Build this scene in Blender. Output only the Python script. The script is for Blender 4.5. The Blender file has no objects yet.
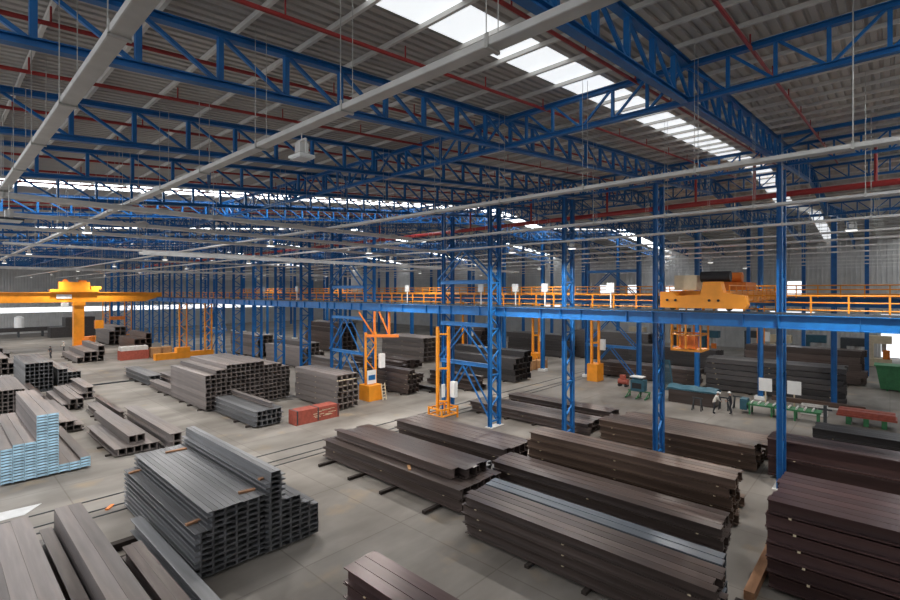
import bpy, bmesh, math, random
from mathutils import Vector, Matrix
random.seed(7)
S = bpy.context.scene
COL = S.collection
R = math.radians

# ------------------------------------------------------------------ materials
def mat(name, rgb, rough=0.6, metal=0.0, var=0.12, scale=3.0, stretch=(1, 1, 1), tint=None, tint_amt=0.0, rand=0.0, bump=0.0, spec=0.4):
    m = bpy.data.materials.new(name); m.use_nodes = True
    nt = m.node_tree; b = nt.nodes['Principled BSDF']
    b.inputs['Roughness'].default_value = rough; b.inputs['Metallic'].default_value = metal
    b.inputs['Specular IOR Level'].default_value = spec
    tc = nt.nodes.new('ShaderNodeTexCoord'); mp = nt.nodes.new('ShaderNodeMapping')
    mp.inputs['Scale'].default_value = stretch
    nt.links.new(tc.outputs['Object'], mp.inputs['Vector'])
    nz = nt.nodes.new('ShaderNodeTexNoise'); nz.inputs['Scale'].default_value = scale; nz.inputs['Detail'].default_value = 4
    nt.links.new(mp.outputs['Vector'], nz.inputs['Vector'])
    rp = nt.nodes.new('ShaderNodeMapRange'); rp.inputs['From Min'].default_value = 0.3; rp.inputs['From Max'].default_value = 0.7
    rp.inputs['To Min'].default_value = 1 - var; rp.inputs['To Max'].default_value = 1 + var
    nt.links.new(nz.outputs['Fac'], rp.inputs['Value'])
    fac = rp.outputs['Result']
    if rand:
        oi = nt.nodes.new('ShaderNodeObjectInfo'); r2 = nt.nodes.new('ShaderNodeMapRange')
        r2.inputs['To Min'].default_value = 1 - rand; r2.inputs['To Max'].default_value = 1 + rand
        nt.links.new(oi.outputs['Random'], r2.inputs['Value'])
        ml = nt.nodes.new('ShaderNodeMath'); ml.operation = 'MULTIPLY'
        nt.links.new(fac, ml.inputs[0]); nt.links.new(r2.outputs['Result'], ml.inputs[1]); fac = ml.outputs[0]
    src = None
    if tint:
        n2 = nt.nodes.new('ShaderNodeTexNoise'); n2.inputs['Scale'].default_value = scale * .35; n2.inputs['Detail'].default_value = 5
        nt.links.new(mp.outputs['Vector'], n2.inputs['Vector'])
        r3 = nt.nodes.new('ShaderNodeMapRange'); r3.inputs['From Min'].default_value = .42; r3.inputs['From Max'].default_value = .68
        r3.inputs['To Max'].default_value = tint_amt
        nt.links.new(n2.outputs['Fac'], r3.inputs['Value'])
        mx = nt.nodes.new('ShaderNodeMix'); mx.data_type = 'RGBA'
        mx.inputs['A'].default_value = (*rgb, 1); mx.inputs['B'].default_value = (*tint, 1)
        nt.links.new(r3.outputs['Result'], mx.inputs['Factor']); src = mx.outputs['Result']
    vm = nt.nodes.new('ShaderNodeVectorMath'); vm.operation = 'SCALE'
    if src: nt.links.new(src, vm.inputs[0])
    else: vm.inputs[0].default_value = rgb
    nt.links.new(fac, vm.inputs['Scale'])
    nt.links.new(vm.outputs['Vector'], b.inputs['Base Color'])
    if bump:
        bp = nt.nodes.new('ShaderNodeBump'); bp.inputs['Strength'].default_value = bump; bp.inputs['Distance'].default_value = .02
        nt.links.new(nz.outputs['Fac'], bp.inputs['Height']); nt.links.new(bp.outputs['Normal'], b.inputs['Normal'])
    return m

def emis(name, rgb, strength):
    m = bpy.data.materials.new(name); m.use_nodes = True
    nt = m.node_tree; b = nt.nodes['Principled BSDF']
    b.inputs['Base Color'].default_value = (*rgb, 1); b.inputs['Roughness'].default_value = .5
    b.inputs['Emission Color'].default_value = (*rgb, 1); b.inputs['Emission Strength'].default_value = strength
    return m

M = {}
M['blue'] = mat('blue_paint', (.012, .128, .365), .38, var=.16, scale=2.0)
M['bluepale'] = mat('pale_blue_paint', (.03, .18, .46), .4, var=.15, scale=2.0)
M['galv'] = mat('galvanised_sheet', (.60, .585, .56), .45, .15, var=.1, scale=2.5)
M['roof'] = mat('roof_sheet', (.47, .445, .415), .55, var=.12, scale=.8, stretch=(1, .15, 1))
M['purlin'] = mat('purlin_steel', (.66, .64, .605), .5, .1, var=.1, scale=1.5)
M['clad'] = mat('wall_cladding', (.50, .49, .475), .6, var=.1, scale=.6)
M['yellow'] = mat('yellow_paint', (.84, .30, .02), .4, var=.1, scale=1.5, tint=(.45, .2, .03), tint_amt=.3)
M['orange'] = mat('orange_paint', (.72, .20, .03), .45, var=.12)
M['red'] = mat('red_pipe_paint', (.33, .03, .028), .4, var=.1)
M['redsteel'] = mat('red_primer_steel', (.33, .075, .05), .6, var=.2, scale=4, rand=.15)
M['rod'] = mat('hanger_rod_steel', (.5, .49, .46), .4, .3)
M['white'] = mat('white_board', (.75, .75, .74), .6, var=.04)
M['sheet'] = mat('daylight_patch_white', (.5, .5, .5), .7, var=.08)  # pale tone for the daylight patch drawn on the floor
M['cream'] = mat('cream_panel', (.62, .52, .36), .6, var=.08)
M['black'] = mat('black_rubber', (.018, .018, .02), .6)
M['darkmetal'] = mat('dark_machine_metal', (.05, .055, .06), .5, .2)
M['green'] = mat('green_machine_paint', (.04, .17, .07), .5, var=.15)
M['teal'] = mat('teal_paint', (.03, .10, .14), .6, var=.15)
M['wood'] = mat('timber', (.33, .17, .09), .8, var=.2, scale=6, stretch=(1, .2, 1))
M['darkwood'] = mat('dark_timber', (.035, .026, .022), .85, var=.25, scale=5)
M['carton'] = mat('tan_crate_wood', (.46, .25, .11), .8, var=.15)
STR = (.12, 1.6, 1.6)
M['s_grey'] = mat('dark_grey_steel', (.15, .152, .16), .38, .35, .2, 3, STR, (.17, .155, .14), .35, .36, .25)
M['s_slate'] = mat('slate_blue_steel', (.13, .15, .175), .36, .35, .2, 3, STR, None, 0, .36, .25)
M['s_mauve'] = mat('weathered_mauve_steel', (.165, .145, .14), .5, .2, .18, 3, STR, (.27, .19, .14), .4, .36, .25)
M['s_brown'] = mat('brown_mill_steel', (.082, .06, .053), .33, .3, .25, 3, STR, (.15, .13, .125), .45, .36, .25)
M['s_rust'] = mat('rusty_brown_steel', (.088, .056, .042), .37, .25, .28, 3, STR, (.19, .13, .09), .5, .36, .25)
M['s_maroon'] = mat('maroon_mill_steel', (.08, .043, .041), .3, .3, .2, 3, STR, (.10, .08, .08), .4, .36, .25)
M['s_dark'] = mat('blackish_steel', (.06, .055, .055), .42, .3, .2, 3, STR, None, 0, .36, .25)
M['blue_end'] = mat('light_blue_end_paint', (.36, .56, .70), .6, var=.2, scale=6, rand=.2)
M['skin'] = mat('skin', (.35, .2, .14), .6)
M['shirt'] = mat('pale_work_shirt', (.55, .53, .48), .8)
M['trousers'] = mat('dark_work_trousers', (.03, .032, .04), .8)
M['skylight'] = emis('skylight_panel', (.93, .97, 1.0), .55)
M['skylight2'] = emis('brightened_skylight_panel', (.93, .97, 1.0), 4.2)  # same skylight panel, glow raised to brighten the hall
M['strip'] = emis('daylit_wall_strip', (.95, .97, 1.0), .85)
M['lamp'] = emis('fill_lamp_diffuser', (1.0, .98, .93), 1.4)

def concrete():
    m = bpy.data.materials.new('concrete_floor'); m.use_nodes = True
    nt = m.node_tree; b = nt.nodes['Principled BSDF']; b.inputs['Roughness'].default_value = .62; b.inputs['Specular IOR Level'].default_value = .35
    tc = nt.nodes.new('ShaderNodeTexCoord')
    def noise(sc, det, st=(1, 1, 1)):
        mp = nt.nodes.new('ShaderNodeMapping'); mp.inputs['Scale'].default_value = st
        nt.links.new(tc.outputs['Object'], mp.inputs['Vector'])
        n = nt.nodes.new('ShaderNodeTexNoise'); n.inputs['Scale'].default_value = sc; n.inputs['Detail'].default_value = det
        nt.links.new(mp.outputs['Vector'], n.inputs['Vector']); return n
    ramp = nt.nodes.new('ShaderNodeValToRGB')
    ramp.color_ramp.elements[0].position = .3; ramp.color_ramp.elements[0].color = (.125, .108, .092, 1)
    ramp.color_ramp.elements[1].position = .7; ramp.color_ramp.elements[1].color = (.295, .272, .245, 1)
    nt.links.new(noise(.3, 12, (1, .6, 1)).outputs['Fac'], ramp.inputs['Fac'])
    # sawdust / rust coloured dirt patches
    r2 = nt.nodes.new('ShaderNodeMapRange'); r2.inputs['From Min'].default_value = .60; r2.inputs['From Max'].default_value = .75; r2.inputs['To Max'].default_value = .55
    nt.links.new(noise(.45, 6).outputs['Fac'], r2.inputs['Value'])
    mx = nt.nodes.new('ShaderNodeMix'); mx.data_type = 'RGBA'; mx.inputs['B'].default_value = (.34, .24, .13, 1)
    nt.links.new(r2.outputs['Result'], mx.inputs['Factor']); nt.links.new(ramp.outputs['Color'], mx.inputs['A'])
    # dark tyre and grease smears
    r3 = nt.nodes.new('ShaderNodeMapRange'); r3.inputs['From Min'].default_value = .5; r3.inputs['From Max'].default_value = .72; r3.inputs['To Max'].default_value = .75
    nt.links.new(noise(.5, 7, (1, .25, 1)).outputs['Fac'], r3.inputs['Value'])
    m2 = nt.nodes.new('ShaderNodeMix'); m2.data_type = 'RGBA'; m2.inputs['B'].default_value = (.12, .105, .09, 1)
    nt.links.new(r3.outputs['Result'], m2.inputs['Factor']); nt.links.new(mx.outputs['Result'], m2.inputs['A'])
    # slab joints
    br = nt.nodes.new('ShaderNodeTexBrick'); br.offset = 0
    br.inputs['Scale'].default_value = 1; br.inputs['Brick Width'].default_value = 5.2; br.inputs['Row Height'].default_value = 4.6
    br.inputs['Mortar Size'].default_value = .03; br.inputs['Color1'].default_value = (1, 1, 1, 1); br.inputs['Color2'].default_value = (.86, .86, .86, 1); br.inputs['Mortar'].default_value = (.72, .70, .68, 1)
    nt.links.new(tc.outputs['Object'], br.inputs['Vector'])
    m3 = nt.nodes.new('ShaderNodeMix'); m3.data_type = 'RGBA'; m3.blend_type = 'MULTIPLY'; m3.inputs['Factor'].default_value = 1
    nt.links.new(m2.outputs['Result'], m3.inputs['A']); nt.links.new(br.outputs['Color'], m3.inputs['B'])
    nt.links.new(m3.outputs['Result'], b.inputs['Base Color'])
    return m
M['floor'] = concrete()

# ------------------------------------------------------------------ mesh helpers
class MB:
    def __init__(s): s.v = []; s.f = []; s.mi = []
    def add(s, vs, fs, mi=0):
        o = len(s.v); s.v += [tuple(p) for p in vs]; s.f += [tuple(i + o for i in f) for f in fs]; s.mi += [mi] * len(fs); return s
    def box(s, x0, y0, z0, x1, y1, z1, mi=0):
        return s.add([(x0, y0, z0), (x1, y0, z0), (x1, y1, z0), (x0, y1, z0), (x0, y0, z1), (x1, y0, z1), (x1, y1, z1), (x0, y1, z1)],
              [(0, 3, 2, 1), (4, 5, 6, 7), (0, 1, 5, 4), (1, 2, 6, 5), (2, 3, 7, 6), (3, 0, 4, 7)], mi)
    def bar(s, p, q, w, h=None, up=(0, 0, 1), mi=0):
        h = h or w; p = Vector(p); q = Vector(q); d = (q - p).normalized(); up = Vector(up)
        if abs(d.dot(up)) > .99: up = Vector((0, 1, 0))
        a = d.cross(up).normalized() * w / 2; b = a.cross(d).normalized() * h / 2
        vs = [p - a - b, p + a - b, p + a + b, p - a + b, q - a - b, q + a - b, q + a + b, q - a + b]
        return s.add(vs, [(0, 1, 2, 3), (7, 6, 5, 4), (0, 4, 5, 1), (1, 5, 6, 2), (2, 6, 7, 3), (3, 7, 4, 0)], mi)
    def ibar(s, p, q, w, h, t=.02, mi=0):        # I section: web and two flanges
        p = Vector(p); q = Vector(q); up = Vector((0, 0, 1)); d = (q - p).normalized()
        n = (up - d * up.dot(d)).normalized()
        o = n * (h / 2 - t / 2)
        s.bar(p + o, q + o, w, t, mi=mi); s.bar(p - o, q - o, w, t, mi=mi); return s.bar(p, q, t, h - 2 * t, mi=mi)
    def tube(s, p, q, r, n=8, mi=0, r2=None):
        p = Vector(p); q = Vector(q); d = (q - p).normalized(); up = Vector((0, 0, 1)) if abs(d.z) < .95 else Vector((1, 0, 0))
        a = d.cross(up).normalized(); b = a.cross(d); r2 = r if r2 is None else r2
        vs = [p + (a * math.cos(2 * math.pi * i / n) + b * math.sin(2 * math.pi * i / n)) * r for i in range(n)]
        vs += [q + (a * math.cos(2 * math.pi * i / n) + b * math.sin(2 * math.pi * i / n)) * r2 for i in range(n)]
        fs = [((i + 1) % n, i, n + i, n + (i + 1) % n) for i in range(n)] + [tuple(range(n)), tuple(range(2 * n - 1, n - 1, -1))]
        return s.add(vs, fs, mi)
    def mesh(s, name, mats):
        me = bpy.data.meshes.new(name); me.from_pydata(s.v, [], s.f)
        for m in (mats if isinstance(mats, list) else [mats]): me.materials.append(m)
        if any(s.mi): me.polygons.foreach_set('material_index', s.mi)
        bm = bmesh.new(); bm.from_mesh(me); bmesh.ops.recalc_face_normals(bm, faces=bm.faces); bm.to_mesh(me); bm.free()
        return me
    def build(s, name, mats, parent=None, loc=(0, 0, 0), rz=0):
        return link(name, s.mesh(name, mats), parent, loc, rz)

def link(name, data, parent=None, loc=(0, 0, 0), rz=0):
    o = bpy.data.objects.new(name, data); COL.objects.link(o)
    o.location = loc; o.rotation_euler[2] = rz
    if parent is not None: o.parent = parent
    return o
def tag(o, label, cat, group=None):
    o['label'] = label; o['category'] = cat; o['kind'] = 'thing'
    if group: o['group'] = group
    return o
def thing(name, label, cat, loc=(0, 0, 0), group=None, rz=0):
    return tag(link(name, None, None, loc, rz), label, cat, group)
def struct(o): o['kind'] = 'structure'; return o
ORD = 'first second third fourth fifth sixth seventh eighth ninth tenth eleventh twelfth thirteenth fourteenth fifteenth sixteenth seventeenth eighteenth nineteenth twentieth twenty-first twenty-second twenty-third twenty-fourth twenty-fifth twenty-sixth twenty-seventh twenty-eighth twenty-ninth thirtieth thirty-first thirty-second'.split()

# ------------------------------------------------------------------ the setting
X0, X1, Y0, Y1 = -150.0, 8.0, -3.2, 97.0
def zb(y):                                    # underside of the roof girders
    if y <= 41: return 13.75 + .09 * y
    if y <= 52: return 17.44 - .09 * (y - 41)
    if y <= 74.5: return 16.45 + .09 * (y - 52)
    return 18.475 - .09 * (y - 74.5)
GD = 1.15                                     # girder depth
def zr(y): return zb(y) + GD + .3             # roof sheet
YB = [Y0, 41, 52, 74.5, Y1]
SKY = [(-7.6, -6.35), (-33.3, -31.4), (-57.6, -56.2), (-82.6, -81.2), (-107.6, -106.2), (-132.6, -131.2), (2.6, 4.6)]  # last strip is added out of view for overhead fill

struct(MB().box(X0, -30, -.3, 14, Y1, 0).build('floor', M['floor']))
def corrugated(xa, xb):
    mb = MB(); p = .25; n = max(1, int(round((xb - xa) / p))); p = (xb - xa) / n
    xs = []
    for i in range(n):
        x = xa + i * p
        xs += [(x, 0), (x + p * .55, 0), (x + p * .64, .07), (x + p * .91, .07)]
    xs.append((xb, 0))
    vs = [(x, y, zr(y) + h) for y in YB for x, h in xs]; k = len(xs)
    mb.add(vs, [(j * k + i, j * k + i + 1, (j + 1) * k + i + 1, (j + 1) * k + i) for j in range(len(YB) - 1) for i in range(k - 1)])
    return mb
xs = [X0]
allm = MB()
edges = sorted([e for s in SKY for e in s]); edges = [X0] + edges + [X1]
for i in range(0, len(edges), 2):
    c = corrugated(edges[i], edges[i + 1]); allm.add(c.v, c.f)
struct(allm.build('ceiling', M['roof']))
for i, (a, b) in enumerate(SKY):
    mb = MB()
    for y0, y1 in zip(YB[:-1], YB[1:]):
        mb.add([(a, y0, zr(y0)), (b, y0, zr(y0)), (b, y1, zr(y1)), (a, y1, zr(y1)), (a, y0, zr(y0) + .06), (b, y0, zr(y0) + .06), (b, y1, zr(y1) + .06), (a, y1, zr(y1) + .06)],
               [(0, 3, 2, 1), (4, 5, 6, 7), (0, 1, 5, 4), (1, 2, 6, 5), (2, 3, 7, 6), (3, 0, 4, 7)])
    struct(mb.build('window_%d' % (i + 1), M['skylight' if i == 0 else 'skylight2']))  # the last one is the added out-of-view fill strip
# walls: ribbed cladding with a daylit strip on the far end wall
def clad_wall(name, p, q, z0, z1, mt, pitch=.5):
    p = Vector(p); q = Vector(q); L = (q - p).length; d = (q - p) / L; nrm = Vector((-d.y, d.x, 0))
    n = int(L / pitch); mb = MB(); pr = []
    for i in range(n):
        pr += [(i * pitch, 0), (i * pitch + pitch * .6, 0), (i * pitch + pitch * .7, .06), (i * pitch + pitch * .9, .06)]
    pr.append((n * pitch, 0)); k = len(pr)
    for z in (z0, z1): mb.v += [tuple(p + d * u + nrm * h + Vector((0, 0, z))) for u, h in pr]
    mb.f = [(i, i + 1, k + i + 1, k + i) for i in range(k - 1)]; mb.mi = [0] * len(mb.f)
    return struct(mb.build(name, mt))
clad_wall('wall_left', (X0, -30, 0), (X0, Y1, 0), 0, 4.9, M['clad'])
clad_wall('wall_left_upper', (X0, -30, 0), (X0, Y1, 0), 6.1, 18.5, M['clad'])
struct(MB().box(X0 - .2, -30, 4.9, X0 - .02, Y1, 6.1).build('window_17', M['strip']))
NW = len(SKY)
DOORS = [(-12.6, -10.2, 8.4, 11.6), (-45.5, -42.5, 8.7, 11.2), (-39.5, -37, 8.9, 11.2), (-32, -29, 8.7, 11), (-1.0, 2.5, .1, 6.5), (-15, -9, 4.6, 6.6), (-23, -19, 4.8, 6.8), (-30, -27, 4, 6.5), (-60, -55, 4.5, 7.0)]
clad_wall('unseen_wall_front', (14, Y0 - .3, 0), (-11, Y0 - .3, 0), 0, 12.6, M['clad'], .6)  # unseen, put in to darken the right; stops short to let daylight in
clad_wall('unseen_wall_right', (8.3, Y1, 0), (8.3, Y0 - .3, 0), 0, 18.5, M['clad'], .6)  # unseen, put in with the front wall to darken the right side
clad_wall('wall_back', (14, Y1, 0), (X0, Y1, 0), 0, 18.0, M['clad'], .6)
for i, (a, b, c, d) in enumerate(DOORS):
    f = MB(); f.box(a - .15, Y1 - .22, c - .15, b + .15, Y1 - .1, c).box(a - .15, Y1 - .22, d, b + .15, Y1 - .1, d + .15).box(a - .15, Y1 - .22, c, a, Y1 - .1, d).box(b, Y1 - .22, c, b + .15, Y1 - .1, d)
    w = struct(MB().box(a, Y1 - .18, c, b, Y1 - .12, d).build('window_%d' % (NW + 1 + i), M['strip']))
    f.build('window_frame', M['galv'], w)

# ------------------------------------------------------------------ roof steel
GX = [-4 - 6 * k for k in range(24)]
NP = 39; PAN = 1.44; YN = [-3.2 + PAN * i for i in range(NP)]      # panel points of the near girders
def girder(k, x):
    detailed = k < 12
    lab = 'blue roof girder sloping away under the grey roof, %s from the camera' % ORD[k]
    g = thing('roof_girder', lab, 'roof truss', (x, 0, zb(0)), 'blue roof girders')
    o = lambda y, dz: (0, y, zb(y) + dz - zb(0))
    ys = YN + [52.0]
    for nm, dz in (('bottom_chord', .07), ('top_chord', GD - .07)):
        mb = MB()
        for a, b in ((Y0, 41), (41, 52)): mb.ibar(o(a, dz), o(b, dz), .19, .15, .022)
        mb.build(nm, M['blue'], g)
    vb, db = MB(), MB()
    for i, y in enumerate(ys[:-1]):
        b1 = MB().bar(o(y, .12), o(y, GD - .12), .12, .10)
        yb = ys[i + 1]
        b2 = MB().bar(o(y + .08, GD - .14), o(yb - .08, .14), .075, .075) if y < 40 else MB().bar(o(y + .08, .14), o(yb - .08, GD - .14), .075, .075)
        if detailed:
            b1.build('vertical', M['blue'], g); b2.build('diagonal', M['blue'], g)
        else:
            vb.add(b1.v, b1.f); db.add(b2.v, b2.f)
    if not detailed:
        vb.add(db.v, db.f); vb.build('lattice', M['blue'], g)
for k, x in enumerate(GX): girder(k, x)
def far_girder(k, x):                         # the next roof bay, seen only far off
    g = thing('far_roof_girder', 'thin blue girder of the far roof bay, %s from the right' % ORD[k], 'roof truss', (x, 52, zb(52)), 'girders of the far bay')
    o = lambda y, dz: (0, y - 52, zb(y) + dz - zb(52)); mb = MB(); ch = MB()
    for dz in (.07, GD - .07):
        for a, b in ((52.2, 74.5), (74.5, 96.7)): ch.bar(o(a, dz), o(b, dz), .18, .14)
    ys = [52.2 + 1.79 * i for i in range(26)]
    for a, b in zip(ys[:-1], ys[1:]):
        mb.bar(o(a, .1), o(a, GD - .1), .1); mb.bar(o(a, GD - .1), o(b, .1), .08)
    ch.build('chords', M['blue'], g); mb.build('lattice', M['blue'], g)
for k in range(24): far_girder(k, GX[k])

# trusses that run across the girders
def cross_truss(y, lab, xa, xb, detailed, depth=1.08):
    z = zb(y) - (.02 if y < 50 else 0)
    g = thing('bracing_truss', lab, 'roof truss', (0, y, z), 'blue trusses across the girders')
    for nm, dz in (('bottom_chord', .07), ('top_chord', depth - .07)):
        MB().ibar((xa, 0, dz), (xb, 0, dz), .17, .14, .02).build(nm, M['blue'], g)
    wb = MB(); k = 0; x = -4 + 6 * math.floor((xb + 4) / 6)
    xs = []
    while x > xa:
        for i in range(6):
            a = x - i; b = a - 1
            up = i < 3
            v = MB().bar((a, 0, .12), (a, 0, depth - .12), .085)
            d = MB().bar((a - .06, 0, depth - .12) if up else (a - .06, 0, .12), (b + .06, 0, .12) if up else (b + .06, 0, depth - .12), .065)
            if detailed and a > -26 and i:
                v.build('vertical', M['blue'], g); d.build('diagonal', M['blue'], g)
            elif detailed and a > -26:
                d.build('diagonal', M['blue'], g)
            else:
                if i: wb.add(v.v, v.f)
                wb.add(d.v, d.f)
        x -= 6
    wb.build('lattice', M['blue'], g)
cross_truss(13.6, 'blue bracing truss crossing under the skylight, nearest of the cross trusses', -144, 4.0, True)
cross_truss(29.75, 'blue cross truss over the first row of columns', -144, 4.0, False)
cross_truss(41.0, 'blue cross truss under the roof ridge beyond the first columns', -144, 4.0, False)
cross_truss(52.0, 'blue cross truss over the second row of columns', -144, 4.0, False)
cross_truss(74.5, 'blue cross truss farthest off in the far roof bay', -130, 4.0, False)
# straight strut under the purlins on the right, with a knee brace
t = thing('roof_strut', 'plain blue strut beside the girder over the right column', 'roof strut', (-4, 27.2, zb(27.2) + GD - .05))
MB().bar((.1, 0, 0), (8, 0, 0), .16, .16).build('strut_bar', M['blue'], t)
MB().bar((.2, 0, -.75), (1.5, 0, -.08), .09).build('knee_brace', M['blue'], t)

# purlins
y = Y0 + .4; k = 0
while y < Y1:
    z = zr(y)
    mb = MB().box(X0, -.015, -.10, X1, .015, -.003).box(X0, -.015, -.112, X1, .06, -.10)
    o = mb.build('roof_purlin', M['purlin'], None, (0, y, z - .02))
    if k < 32: tag(o, 'grey purlin under the roof sheets, %s from the camera side' % ORD[k], 'purlin', 'roof purlins')
    else: tag(o, 'grey purlin under the far roof bay behind the blue girders', 'purlin', 'purlins of the far bay')
    y += 1.44 if y < 52 else 2.4; k += 1

# sprinkler pipes along the slope, with small uprights
for k in range(12):
    x = [-2.5, -5.3, -8.3, -11.2, -14.0, -17.1, -20.0, -23.0, -26.0, -29.0, -36.2, -38.0][k]
    t = thing('sprinkler_pipe', 'thin red sprinkler pipe running up the roof slope, %s from the right' % ORD[k], 'pipe', (x, 0, zb(0) + .95), 'red sprinkler pipes')
    MB().tube((0, Y0, -.09 * 3.2), (0, 40, 3.6), .045).build('pipe', M['red'], t)
    for j in range(14):
        y = -1.5 + 3 * j
        MB().tube((0, y, .09 * y), (0, y, .09 * y + .32), .018, 6).build('sprinkler_head', M['red'], t)
t = thing('fire_main_pipe', 'thick red fire main pipe crossing behind the blue columns', 'pipe', (0, 30.85, 15.15))
MB().tube((4, 0, 0), (-140, 0, 0), .15, 12).build('pipe', M['red'], t)
for x in (-.5, -5.5, -8.5, -14, -20, -26, -38, -50):
    MB().tube((x, 0, 0), (x, 0, 2.0), .07).build('riser', M['red'], t)

# ------------------------------------------------------------------ cable trays on hanger rods
def tray(i, lab, p, q, w=.3, h=.09, z=13.0, rod_step=3.0, lip=True, ladder=False):
    p = Vector((*p, z)); q = Vector((*q, z)); L = (q - p).length; d = (q - p) / L; nrm = Vector((-d.y, d.x, 0))
    t = thing('cable_tray', lab, 'cable tray', p, 'grey cable trays')
    b = MB(); q0 = q - p
    if ladder:
        for s in (-1, 1): b.bar(nrm * s * w / 2, q0 + nrm * s * w / 2, .05, h)
        n = int(L / .6)
        for j in range(n): b.bar(d * (j * .6) - nrm * w / 2, d * (j * .6) + nrm * w / 2, .06, .03)
        b.build('ladder_rails', M['galv'], t)
    else:
        b.bar((0, 0, 0), q0, w, .012)
        for s in (-1, 1): b.bar(nrm * s * w / 2 + Vector((0, 0, h / 2)), q0 + nrm * s * w / 2 + Vector((0, 0, h / 2)), .02, h)
        b.build('tray_channel', M['galv'], t)
        c = MB()
        for s in (-.25, 0.02, .2): c.tube(nrm * s * w + Vector((0, 0, .03)), q0 + nrm * s * w + Vector((0, 0, .03)), .024, 6)
        c.build('cables', M['black'], t)
    n = min(48, int(L / rod_step))
    for j in range(n):
        u = d * (j + .5) * rod_step; y = (p + u).y; top = zr(min(max(y, Y0 + .1), Y1)) - z - .1
        r = MB()
        for s in (-1, 1): r.tube(u + nrm * s * (w / 2 + .02) + Vector((0, 0, -.03)), u + nrm * s * (w / 2 + .02) + Vector((0, 0, top)), .0075, 5)
        jt = r
        jt.bar(u - nrm * (w / 2 + .03) + Vector((0, 0, -.02)), u + nrm * (w / 2 + .03) + Vector((0, 0, -.02)), .05, .03)
        for s in (-1, 1): jt.bar(u + nrm * s * (w / 2 + .015) - Vector((0, 0, .02)), u + nrm * s * (w / 2 + .015) + Vector((0, 0, h + .06)), .05, .02)
        jt.build('hanger_rod', M['rod'], t)
TR = [(1.52, .19), (4.72, .2), (13.2, .27), (20.2, .3), (26.4, .28), (31.9, .25), (36.5, .25), (42, .25), (48, .25), (55, .25), (62, .25), (70, .25), (80, .25)]
for i, (y, w) in enumerate(TR):
    tray(i, 'grey cable tray running off to the far left end, %s from the camera' % ORD[i], (4, y), (-144, y), w, rod_step=3.05)
YT = [(-19.6, 0, 18, 0), (-24.4, -1, 26, 0), (-29.3, 0, 28, 0), (-39.2, 3, 24, 0), (-34.6, 9, 50, 1), (-52, 0, 50, 0), (-66, 0, 50, 1), (-83, 0, 50, 0)]
for i, (x, ya, yb, lad) in enumerate(YT):
    tray(i, 'grey %s crossing the other trays at right angles, %s from the camera' % ('cable ladder' if lad else 'cable tray', ORD[i]), (x, ya), (x, yb), .75 if lad else .4, .2 if lad else .13, 12.82 if not lad else 12.4, 3.0, ladder=bool(lad))

# high-bay lamps under the trays: lit rows are added fill light
def lamp(x, y, z, lab, r=.24, watts=0, dark=False):
    t = thing('high_bay_lamp', lab, 'lamp', (x, y, z), 'high bay lamps')
    MB().box(-r, -r * .8, .06, r, r * .8, .11).build('reflector', M['darkmetal'] if dark else M['white'], t)
    MB().box(-.09, -.09, .16, .09, .09, .34).bar((-.15, 0, .1), (-.15, 0, .4), .03).bar((.15, 0, .1), (.15, 0, .4), .03).bar((-.15, 0, .4), (.15, 0, .4), .03).build('driver_box', M['galv'], t)
    MB().tube((0, 0, .34), (0, 0, 12.95 - z), .012, 6).build('hanger', M['rod'], t)
    MB().box(-r * .9, -r * .7, .04, r * .9, r * .7, .06).build('diffuser', M['lamp'] if watts else M['white'], t)
    if watts:
        ld = bpy.data.lights.new('fill_lamp_light', 'AREA'); ld.shape = 'DISK'; ld.size = r * 1.7; ld.energy = watts; ld.color = (1, .96, .9); ld.spread = R(160)
        lo = bpy.data.objects.new('fill_lamp_light', ld); COL.objects.link(lo); lo.location = (x, y, z + .02)
lamp(-8.1, 4.72, 12.42, 'white high bay lamp hanging under the long near cable tray', .2)
lamp(-18.1, 1.52, 11.9, 'dark high bay lamp low under the leftmost cable tray', .36, dark=True)
LW = 420
for j, x in enumerate((-1.2, -14.2, -18.6, -31)): lamp(x, 26.4, 12.5, 'small added high bay lamp before the first column row, %s from the right' % ORD[j], .2, LW)  # row added to light the runway and the stack tops
for row, y in enumerate((4.72, 13.2, 20.2, 36.5, 48, 62)):  # lamp rows added across the hall for overhead light
    for j, x in enumerate((-26, -44, -60, -78, -98, -120) if y < 30 else (-12, -30, -50, -74, -100)):
        lamp(x, y, 12.5, 'small added high bay lamp %s along the %s row of trays' % (ORD[j], ORD[row]), .2, LW)

# ------------------------------------------------------------------ columns
def lattice_column(x, y, lab, zt, group, gap=1.1, post=.24, z0=0.0):
    t = thing('lattice_column', lab, 'column', (x, y, z0), group)
    h = zt - z0
    for s in (-1, 1): MB().ibar((0, s * gap / 2, 0), (0, s * gap / 2, h), post, post, .02).build('post', M['blue'], t) if False else \
        MB().box(-post / 2, s * gap / 2 - .012, 0.02, post / 2, s * gap / 2 + .012, h).box(-post / 2, s * gap / 2 - post / 2, .02, -post / 2 + .02, s * gap / 2 + post / 2, h).box(post / 2 - .02, s * gap / 2 - post / 2, .02, post / 2, s * gap / 2 + post / 2, h).build('post', M['blue'], t)
    lac = MB(); z = .5; s = 1
    while z < h - .9:
        lac.bar((0, s * gap / 2, z), (0, -s * gap / 2, z + .85), .11, .09); s = -s; z += .85
    z = .4
    while z < h: lac.bar((0, -gap / 2, z), (0, gap / 2, z), .12, .1); z += 3.4
    lac.build('lacing', M['blue'], t)
    MB().box(-.3, -gap / 2 - .25, 0, .3, gap / 2 + .25, .025).build('base_plate', M['galv'], t)
    return t
R1X = [-4.1, -10.2, -16.2, -21.6, -27.4, -38, -43.8, -50, -56, -62, -68, -74] + [-80 - 6 * i for i in range(11)]
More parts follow.
